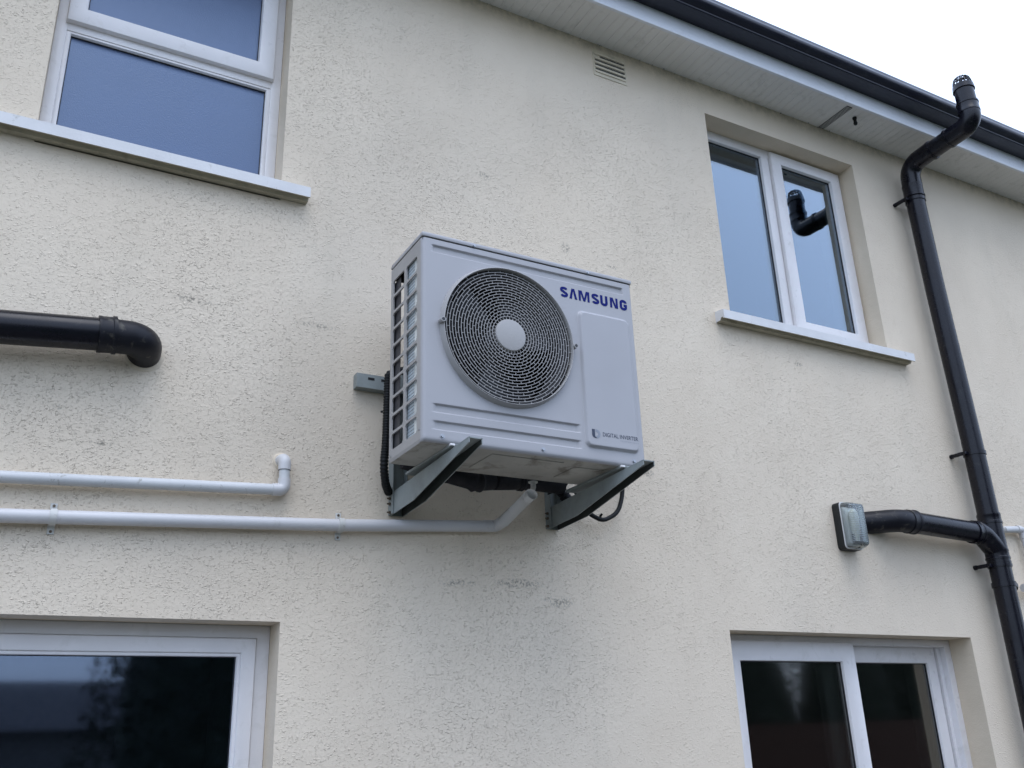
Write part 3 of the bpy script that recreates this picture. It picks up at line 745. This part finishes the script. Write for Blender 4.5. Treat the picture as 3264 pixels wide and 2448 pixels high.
def text_mesh(txt, x0, z0, width, height, y, mat, parent, name, off=.0):
    cu = bpy.data.curves.new('txt', 'FONT'); cu.body = txt; cu.size = 1; cu.offset = off; cu.extrude = 0.0; cu.resolution_u = 3
    o = bpy.data.objects.new('txt', cu); COL.objects.link(o)
    me = bpy.data.meshes.new_from_object(o.evaluated_get(bpy.context.evaluated_depsgraph_get()))
    bpy.data.objects.remove(o); bpy.data.curves.remove(cu)
    xs = [v.co.x for v in me.vertices]; ys = [v.co.y for v in me.vertices]
    sx = width / (max(xs) - min(xs)); sz = height / (max(ys) - min(ys)); base = Vector((0, 0, 0)); p = parent
    while p is not None: base += p.location; p = p.parent
    for v in me.vertices:
        v.co = Vector((x0 + (v.co.x - min(xs)) * sx, y, z0 + (v.co.y - min(ys)) * sz)) - base
    me.materials.clear(); me.materials.append(M[mat]); me.name = name
    q = bpy.data.objects.new(name, me); COL.objects.link(q); q.parent = parent; return q
YS = YFR - .0110 - .0006
t1 = text_mesh('DIGITAL INVERTER', 1.748, 2.5545, .146, .0145, YS, 'ink', ac, 'lettering', .006); t1['label'] = 'DIGITAL INVERTER lettering'
t2 = text_mesh('T E C H N O L O G Y', 1.818, 2.5445, .077, .0045, YS, 'inkgrey', ac, 'lettering'); t2['label'] = 'tiny TECHNOLOGY lettering'
lgo = bpy.data.objects.new('logo', None); COL.objects.link(lgo); lgo.parent = ac; lgo.location = Vector((1.72, YS, 2.56)) - ac.location
b = MB(); poly(b, [(0, 1), (.34, 1), (.34, .30)] + arc(.52, .30, .18, .24, 180, 262, 5) + [(.5, 0)] + arc(.45, .36, .45, .36, 265, 180, 8), 1.7045, 2.545, .034, .031, YS + .0003, .0006)
b.build('logo_stroke', 'ink', lgo)
b = MB(); ribbon(b, [(.42, .86)] + arc(.52, .50, .33, .36, 88, -82, 14) + [(.50, .14)], .0088, 1.7045, 2.545, .034, .031, YS + .0003); b.build('logo_bowl', 'inkgrey', lgo)

# ---- condensate spigot under the pan
b = MB(); tube(b, fillet([(1.643, -.222, 2.4615), (1.641, -.226, 2.440), (1.625, -.243, 2.420), (1.605, -.215, 2.398)], [.012, .018]), .0095, 16)
tube(b, [(1.643, -.222, 2.4615), (1.643, -.222, 2.457)], .017, 16); b.build('drain_spigot', 'gpipe', ac, True)

# ================================================================== CABLES, CONDUIT AND INSULATION BEHIND THE UNIT
P_ = fillet([(1.20, -.10, 2.86), (1.138, -.10, 2.835), (1.1335, -.10, 2.60), (1.1255, -.10, 2.49), (1.148, -.065, 2.440), (1.178, -.02, 2.425)], [.02, .5, .12, .03], 10)
dense = []
for i in range(len(P_) - 1):
    L = (P_[i + 1] - P_[i]).length; n = max(1, int(L / .0025))
    for k in range(n): dense.append(P_[i].lerp(P_[i + 1], k / n))
b = MB(); tube(b, dense, .014, 14, rfun=lambda i: .0150 if i % 4 < 2 else .0125)
o = b.build('corrugated_conduit', 'cable', None, True, 70); tag(o, 'black corrugated conduit hanging behind the left edge of the air conditioner', 'conduit')
b = MB(); tube(b, [(1.118, -.104, 2.69), (1.112, -.100, 2.69)], .004, 8)
b.build('cable_tie', 'cable', o)
ins = thing('pipe_insulation', (1.5, -.1, 2.45), 'sagging black insulated refrigerant pipes under the back of the air conditioner', 'insulated pipes')
b = MB(); tube(b, fillet([(1.20, -.10, 2.53), (1.36, -.11, 2.495), (1.47, -.12, 2.467), (1.54, -.11, 2.488), (1.66, -.10, 2.497), (1.84, -.10, 2.50)], [.3, .08, .08, .3, ], 8), .036, 18, rfun=lambda i: .036 + .003 * math.sin(i * 1.7)); b.build('lower_pipe', 'foam', ins, True)
b = MB(); tube(b, fillet([(1.18, -.09, 2.56), (1.42, -.10, 2.53), (1.62, -.09, 2.535), (1.86, -.10, 2.53)], .3, 8), .034, 18, rfun=lambda i: .034 + .002 * math.sin(i * 2.3)); b.build('upper_pipe', 'foam', ins, True)
b = MB(); tube(b, fillet([(1.845, -.07, 2.56), (1.842, -.07, 2.50), (1.862, -.09, 2.452), (1.90, -.08, 2.43)], .03, 6), .021, 14, rfun=lambda i: .021 + .003 * math.sin(i * 2.9)); b.build('pipe_tail', 'foam', ins, True)
b = MB(); tube(b, fillet([(1.806, -.05, 2.472), (1.83, -.062, 2.481), (1.862, -.07, 2.479), (1.866, -.07, 2.470)], .008, 4), .0032, 8); b.build('tie_wire', 'cable', ins, True)
b = MB(); tube(b, fillet([(2.155, -.05, 2.66), (2.158, -.05, 2.51), (2.125, -.05, 2.425), (2.05, -.05, 2.388), (1.99, -.05, 2.412), (1.93, -.05, 2.50)], [.3, .09, .06, .05, ], 10), .0088, 14)
o = b.build('power_cable', 'cable', None, True); tag(o, 'thick black power cable looping down behind the right bracket arm', 'cable')
b = MB(); tube(b, [(2.035, -.055, 2.402), (2.041, -.062, 2.414)], .0045, 10); b.build('cable_tie', 'cable', o)

# ================================================================== WHITE WASTE PIPES
lp = thing('condensate_pipe', (.8, 0, 2.2), 'long white pipe clipped low on the wall, rising at its end under the unit', 'pipe')
b = MB(); tube(b, fillet([(-3.2, -.03, 2.10), (0, -.03, 2.2475), (.985, -.03, 2.295), (1.545, -.03, 2.334)], [3, 3]), .0205, 28); b.build('pipe', 'wpipe', lp, True)
b = MB(); tube(b, fillet([(1.54, -.03, 2.334), (1.592, -.03, 2.3375), (1.5985, -.078, 2.347)], .016, 8), .0215, 28); b.build('elbow', 'wpipe', lp, True)
b = MB(); A = Vector((1.5985, -.076, 2.3465)); B = Vector((1.612, -.262, 2.404))
tube(b, [A, B, B + (A - B) * .001, B + (A - B) * .15], .0215, 28, False, rfun=lambda i: (.0225, .0225, .0195, .0195)[i]); b.build('riser', 'gpipe', lp, True)
b = MB(); q = B + (A - B) * .13; tube(b, [q, q + (A - B) * .02], .0194, 20); b.build('riser_inside', 'seam', lp)
for x, z in ((.137, 2.2545), (1.003, 2.297)):
    b = MB(); rings = []
    for k in range(13):
        a = R_(-90 + 180 * k / 12); rings.append([(x + dx, -.03 - math.cos(a) * rr, z + math.sin(a) * rr) for dx, rr in ((-.0095, .0206), (.0095, .0206), (.0095, .0235), (-.0095, .0235))])
    b.loops(rings)
    for s_ in (-1, 1):
        b.box(x - .0095, x + .0095, -.030, -.0015, z + s_ * .0222 - .0013, z + s_ * .0222 + .0013)
        zz = sorted((z + s_ * .0215, z + s_ * .046)); b.bbox(x - .0095, x + .0095, -.0045, -.0012, zz[0], zz[1], .0008)
    c = b.build('pipe_clip', 'clip', lp, True, 30)
    for s_ in (-1, 1):
        b = MB(); disc_prism(b, (x, -.004, z + s_ * .038), (0, -1, 0), .0042, .003, 10); b.build('screw', 'rust', c)
up = thing('overflow_pipe', (.4, 0, 2.35), 'thinner weathered white pipe above the long one, ending in a double elbow into the wall', 'pipe')
b = MB(); tube(b, fillet([(-3.2, -.03, 2.20), (0, -.03, 2.360), (.775, -.03, 2.397)], 3), .0180, 24); b.build('pipe', 'wpipe2', up, True)
b = MB(); tube(b, fillet([(.768, -.03, 2.3965), (.806, -.03, 2.399), (.8055, -.03, 2.436)], .017, 8), .0205, 24); b.build('elbow', 'wpipe', up, True)
b = MB(); tube(b, [(.8055, -.03, 2.43), (.8045, -.03, 2.48)], .0176, 24); b.build('short_pipe', 'wpipe2', up, True)
b = MB(); tube(b, fillet([(.8045, -.03, 2.466), (.804, -.031, 2.504), (.797, .01, 2.505)], .018, 8), .0205, 24); b.build('elbow', 'wpipe', up, True)
b = MB(); tube(b, [(.8045, -.03, 2.4655), (.8045, -.03, 2.4645)], .0198, 24); b.build('seal_ring', 'seam', up)
b = MB(); tube(b, [(.797, .0, 2.503), (.7965, -.006, 2.503)], .026, 20, rfun=lambda i: (.030, .022)[i]); b.build('mortar_collar', 'smooth', up, True)

# small white pipe at the right edge, into the boss of the stack
rp = thing('waste_pipe', (4.70, 0, 2.25), 'small white waste pipe right of the black stack, bending down into its boss', 'pipe')
b = MB(); tube(b, [(4.59, .0, 2.549), (4.602, -.026, 2.549), (4.70, -.03, 2.556)], .0175, 20); b.build('pipe', 'wpipe2', rp, True)
b = MB(); tube(b, fillet([(4.690, -.03, 2.5555), (4.735, -.03, 2.5585), (4.737, -.03, 2.51)], .022, 8), .0205, 24); b.build('elbow', 'wpipe', rp, True)
b = MB(); tube(b, [(4.737, -.03, 2.52), (4.745, -.04, 2.285)], .0175, 20); b.build('pipe', 'wpipe', rp, True)
b = MB(); tube(b, fillet([(4.744, -.04, 2.30), (4.745, -.05, 2.252), (4.60, -.055, 2.244)], .022, 8), .0205, 24); b.build('elbow', 'wpipe', rp, True)

# ================================================================== BLACK SOIL STACK
st = thing('soil_stack', (4.39, -.09, 0), 'tall black soil vent stack with side branch, caged top above the gutter', 'soil pipe')
RP = .0515; YS_ = -.09
b = MB(); tube(b, [(4.392, YS_, .03), (4.392, YS_, 2.09), (4.391, YS_, 2.34)], RP, 32); b.build('lower_pipe', 'pvc', st, True)
b = MB(); tube(b, [(4.389, YS_, 2.55), (4.385, YS_, 3.0), (4.358, YS_, 3.85), (4.350, YS_, 4.50)], RP, 32); b.build('upper_pipe', 'pvc', st, True)
b = MB(); tube(b, [(4.391, YS_, 2.33), (4.389, YS_, 2.60)], .0545, 32)
tube(b, fillet([(4.235, YS_, 2.496), (4.300, YS_, 2.498), (4.385, YS_, 2.420)], .085, 10), .0545, 32); b.build('branch_fitting', 'pvc', st, True)
for z, L, x in ((2.570, .048, 4.389), (2.392, .048, 4.390), (2.345, .024, 4.391), (4.485, .085, 4.350)):
    collar((x, YS_, z), (0, 0, 1), RP, L).build('socket_collar', 'pvc', st, True, 25)
collar((4.250, YS_, 2.4963), (-1, 0, 0), RP, .045).build('socket_collar', 'pvc', st, True, 25)
# side branch to the lamp, elbow into the wall
b = MB(); tube(b, [(4.25, YS_, 2.4965), (3.79, YS_, 2.512)], RP, 32); b.build('branch_pipe', 'pvc', st, True)
b = MB(); tube(b, fillet([(3.82, YS_, 2.511), (3.700, YS_ - .001, 2.513), (3.570, .03, 2.512)], .12, 12), .0530, 32); b.build('branch_elbow', 'pvcdirty', st, True)
collar((3.785, YS_, 2.5122), (-1, 0, 0), RP, .050).build('socket_collar', 'pvcdirty', st, True, 25)
# offset over the gutter: two bends, riser and cage
b = MB(); tube(b, fillet([(4.350, YS_, 4.47), (4.349, YS_ - .004, 4.652), (4.348, -.27, 4.668)], .085, 12), .0545, 32); b.build('lower_bend', 'pvc', st, True)
b = MB(); tube(b, [(4.348, -.20, 4.660), (4.347, -.42, 4.672)], RP, 32); b.build('offset_pipe', 'pvc', st, True)
b = MB(); tube(b, fillet([(4.347, -.37, 4.669), (4.346, -.523, 4.674), (4.345, -.523, 4.79)], .088, 12), .0545, 32); b.build('upper_bend', 'pvc', st, True)
collar((4.348, -.262, 4.664), (0, -1, .05), RP, .016).build('socket_collar', 'pvc', st, True, 25)
collar((4.347, -.375, 4.670), (0, 1, -.05), RP, .016).build('socket_collar', 'pvc', st, True, 25)
collar((4.345, -.523, 4.770), (0, 0, -1), RP, .062).build('socket_collar', 'pvc', st, True, 25)
b = MB(); tube(b, [(4.345, -.523, 4.76), (4.3445, -.523, 4.915)], RP, 32, False); b.build('vent_riser', 'pvc', st, True)
cg = MB(); C0 = Vector((4.3445, -.523, 4.886))
tube(cg, [C0, C0 + Vector((0, 0, .0001)), C0 + Vector((0, 0, .032)), C0 + Vector((0, 0, .0321))], .056, 32, False, rfun=lambda i: (.052, .0575, .0545, .046)[i])
cage = cg.build('cage_collar', 'pvc', st, True, 30)
CP = [(.0500, .030), (.0480, .045), (.0450, .060), (.0405, .074), (.0330, .084), (.0200, .089)]
for k in range(14):
    a = 2 * math.pi * k / 14
    b = MB(); tube(b, [C0 + Vector((q * math.cos(a), q * math.sin(a), z)) for q, z in CP], .0032, 6); b.build('cage_bar', 'pvc', cage)
for rr, zz, tr_ in ((.0465, .052, .0030), (.0405, .074, .0034), (.0200, .089, .0034)):
    b = MB(); tube(b, [C0 + Vector((rr * math.cos(2 * math.pi * k / 32), rr * math.sin(2 * math.pi * k / 32), zz)) for k in range(33)], tr_, 6); b.build('cage_ring', 'pvc', cage)
for k in range(3):
    a = math.pi * k / 3; d = Vector((math.cos(a), math.sin(a), 0)) * .02; p = C0 + Vector((0, 0, .089)); b = MB(); tube(b, [p - d, p + d], .0022, 6)
    b.build('cage_cross', 'pvc', cage)
# clips standing the stack off the wall
for z, x in ((4.425, 4.351), (2.915, 4.386), (2.338, 4.391)):
    b = MB(); annulus_ = []
    tube(b, [(x, YS_, z - .010), (x, YS_, z + .010)], RP + .0045, 32)
    for s_ in ((-1, 1)):
        b.bbox(x + s_ * .072 - .008, x + s_ * .072 + .008, -.075, -.0015, z - .009, z + .009, .003)
        xa, xb = sorted((x + s_ * .045, x + s_ * .078)); b.bbox(xa, xb, -.092, -.072, z - .008, z + .008, .002)
        tube(b, [(x + s_ * .072, -.014, z), (x + s_ * .072, -.0015, z)], .012, 14)
    b.build('pipe_clip', 'pvc', st, True, 35)
b = MB(); disc_prism(b, (4.435, YS_ + .01, 2.244), (1, .25, 0), .034, .045, 24); b.build('boss', 'pvc', st, True)
b = MB(); tube(b, [(4.391, YS_, 2.232), (4.391, YS_, 2.256)], RP + .005, 32); b.build('boss_strap', 'pvc', st, True)

# ---- black pipe at the left
bpz = thing('drain_pipe', (.1, 0, 2.7), 'thick black waste pipe at left with a collar and smeared elbow entering the wall', 'drain pipe')
b = MB(); tube(b, [(-3.2, -.08, 2.500), (-.08, -.08, 2.797), (.20, -.08, 2.824)], RP, 36); b.build('pipe', 'pvc', bpz, True)
b = MB(); tube(b, fillet([(.19, -.08, 2.823), (.325, -.082, 2.828), (.336, .03, 2.812)], .075, 14), .0535, 36); b.build('elbow', 'pvcdirty', bpz, True)
collar((.212, -.08, 2.825), (-1, 0, -.09), RP + .001, .052, .0045).build('socket_collar', 'pvcdirty', bpz, True, 25)
b = MB(); tube(b, [(.336, .0, 2.812), (.336, -.004, 2.812)], .06, 24, rfun=lambda i: (.062, .056)[i]); b.build('mortar_collar', 'smooth', bpz, True)

# ================================================================== BULKHEAD LAMP
lm = thing('bulkhead_light', (3.43, 0, 2.365), 'rectangular bulkhead lamp with black base and clear ribbed cover at branch pipe elbow', 'wall lamp')
def rr_prism(mb, x0, x1, z0, z1, r, ys, insets, cap0=True, cap1=True, mi=0):
    rings = []
    for y, ins_ in zip(ys, insets):
        ring_ = []; rr = max(.002, r - ins_ * .4)
        for cx, cz, a0 in ((x1 - ins_ - rr, z1 - ins_ - rr, 0), (x0 + ins_ + rr, z1 - ins_ - rr, 90), (x0 + ins_ + rr, z0 + ins_ + rr, 180), (x1 - ins_ - rr, z0 + ins_ + rr, 270)):
            for k in range(6): a = R_(a0 + 90 * k / 5); ring_.append((cx + rr * math.cos(a), y, cz + rr * math.sin(a)))
        rings.append(ring_)
    return mb.loops(rings, cap0=cap0, cap1=cap1, mi=mi)
b = MB(); rr_prism(b, 3.374, 3.492, 2.367, 2.585, .018, (-.001, -.036, -.042, -.0425, -.030), (0, 0, .003, .010, .012)); b.build('base', 'lampblack', lm, True, 40)
b = MB(); rr_prism(b, 3.3735, 3.4925, 2.3665, 2.5855, .018, (-.0425, -.046, -.0465), (.001, .002, .006), False, False); b.build('cover_rim', 'gpipe', lm, True, 40)
b = MB(); rr_prism(b, 3.374, 3.492, 2.367, 2.585, .020, (-.044, -.070, -.092, -.098), (.004, .007, .014, .022), False, True); b.build('cover', 'lampglass', lm, True, 40)
b = MB(); rr_prism(b, 3.392, 3.486, 2.385, 2.565, .012, (-.034, -.050), (0, .010), True, True); b.build('reflector', 'reflector', lm, True, 40)
b = MB(); tube(b, [(3.43, -.068, 2.40), (3.43, -.068, 2.43), (3.43, -.068, 2.47), (3.43, -.068, 2.51), (3.43, -.068, 2.535), (3.43, -.068, 2.547)], .02, 16, rfun=lambda i: (.012, .014, .020, .024, .019, .006)[i]); b.build('bulb', 'bulb', lm, True)
b = MB()
for k in range(6): z = 2.392 + k * .0075; b.box(3.415, 3.470, -.0745 + .003, -.0545, z, z + .0035)
b.build('heat_fins', 'lampblack', lm)
for z in (2.376, 2.576):
    b = MB(); disc_prism(b, (3.44, -.046, z), (0, -1, 0), .005, .020, 10); b.build('cover_screw', 'lampblack', lm)

# ================================================================== SOFFIT NOZZLE
b = MB(); tube(b, [(3.87, -.156, 4.799), (3.87, -.156, 4.788), (3.87, -.156, 4.787), (3.87, -.156, 4.766), (3.87, -.156, 4.764), (3.87, -.156, 4.752)], .01, 14,
               rfun=lambda i: (.012, .012, .009, .009, .0115, .0085)[i])
o = b.build('soffit_nozzle', 'cable', None, True, 30); tag(o, 'small dark nozzle hanging from the white soffit beside the slotted vent', 'nozzle')

# ================================================================== GARDEN BEHIND THE CAMERA (seen only as reflections in the glass)
def tree(x, y, h, r, label, n=5000):
    t = thing('conifer_tree', (x, y, 0), label, 'tree', 'dark trees along the garden edge')
    b = MB(); tube(b, [(x, y, 0), (x + .1, y, h * .5), (x, y, h * .92)], .15, 10, rfun=lambda i: (.18, .11, .03)[i]); b.build('trunk', 'bark', t, True)
    b = MB()
    for i in range(n):
        u = random.random() ** .8; z = .25 + u * (h - .3); rr = r * (1 - u) ** .55 * (.45 + .6 * random.random()); a = random.uniform(0, 6.283)
        p = Vector((x + rr * math.cos(a), y + rr * math.sin(a), z)); s_ = random.uniform(.025, .075)
        d1 = Vector((random.uniform(-1, 1), random.uniform(-1, 1), random.uniform(-1, .4))).normalized() * s_ * 1.5
        d2 = d1.cross(Vector((random.uniform(-1, 1), random.uniform(-1, 1), random.uniform(-1, 1)))).normalized() * s_ * .5
        b.add([p - d1, p + d2, p + d1, p - d2], [(0, 1, 2, 3)])
    tube(b, [(x, y, .2), (x, y, h * .35), (x, y, h * .7), (x, y, h * .93)], 1, 14, rfun=lambda i: (r * .62, r * .62, r * .42, .05)[i])
    b.build('crown', 'leaf', t)
tree(3.0, -10.6, 7.5, 2.0, 'broad dark conifer nearest the house at the garden edge', 16000)
tree(4.6, -10.9, 6.0, 1.6, 'dark conifer second along the garden edge', 12000)
tree(6.6, -11.6, 5.2, 1.5, 'dark conifer third along the garden edge')
for i, x in enumerate((11.5, 14.0, 16.5, 19.2)):
    tree(x, -11.8 - .5 * (i % 2), 4.6 + .5 * ((i * 7) % 3), 1.7, ('squat dark conifer behind the red brown fence', 'taller conifer behind the fence middle', 'conifer behind the far fence boards', 'last conifer at the end of the fence')[i], 5000)
fe = thing('garden_fence', (13, -10.2, 0), 'red brown board fence at the garden edge', 'fence')
bd = MB().box(5.2, 5.34, -10.22, -10.20, .05, 1.75).build('board', 'fence', fe)
for k in range(1, 110):
    c = bd.copy(); COL.objects.link(c); c.parent = fe; c.location = (k * .15, 0, random.uniform(-.01, .01))
nh = thing('neighbour_house', (-5, -36, 0), 'low pale bungalow with dark roof across the gardens', 'house')
MB().box(-16, 8.2, -40, -34, 0, 2.5).build('wall', 'nwall', nh)
MB().add([(-16.5, -33.6, 2.5), (8.7, -33.6, 2.5), (8.7, -40.4, 2.5), (-16.5, -40.4, 2.5), (-13, -37, 4.3), (5.5, -37, 4.3)], [(0, 1, 5, 4), (1, 2, 5), (2, 3, 4, 5), (3, 0, 4), (0, 3, 2, 1)]).build('roof', 'slate', nh)
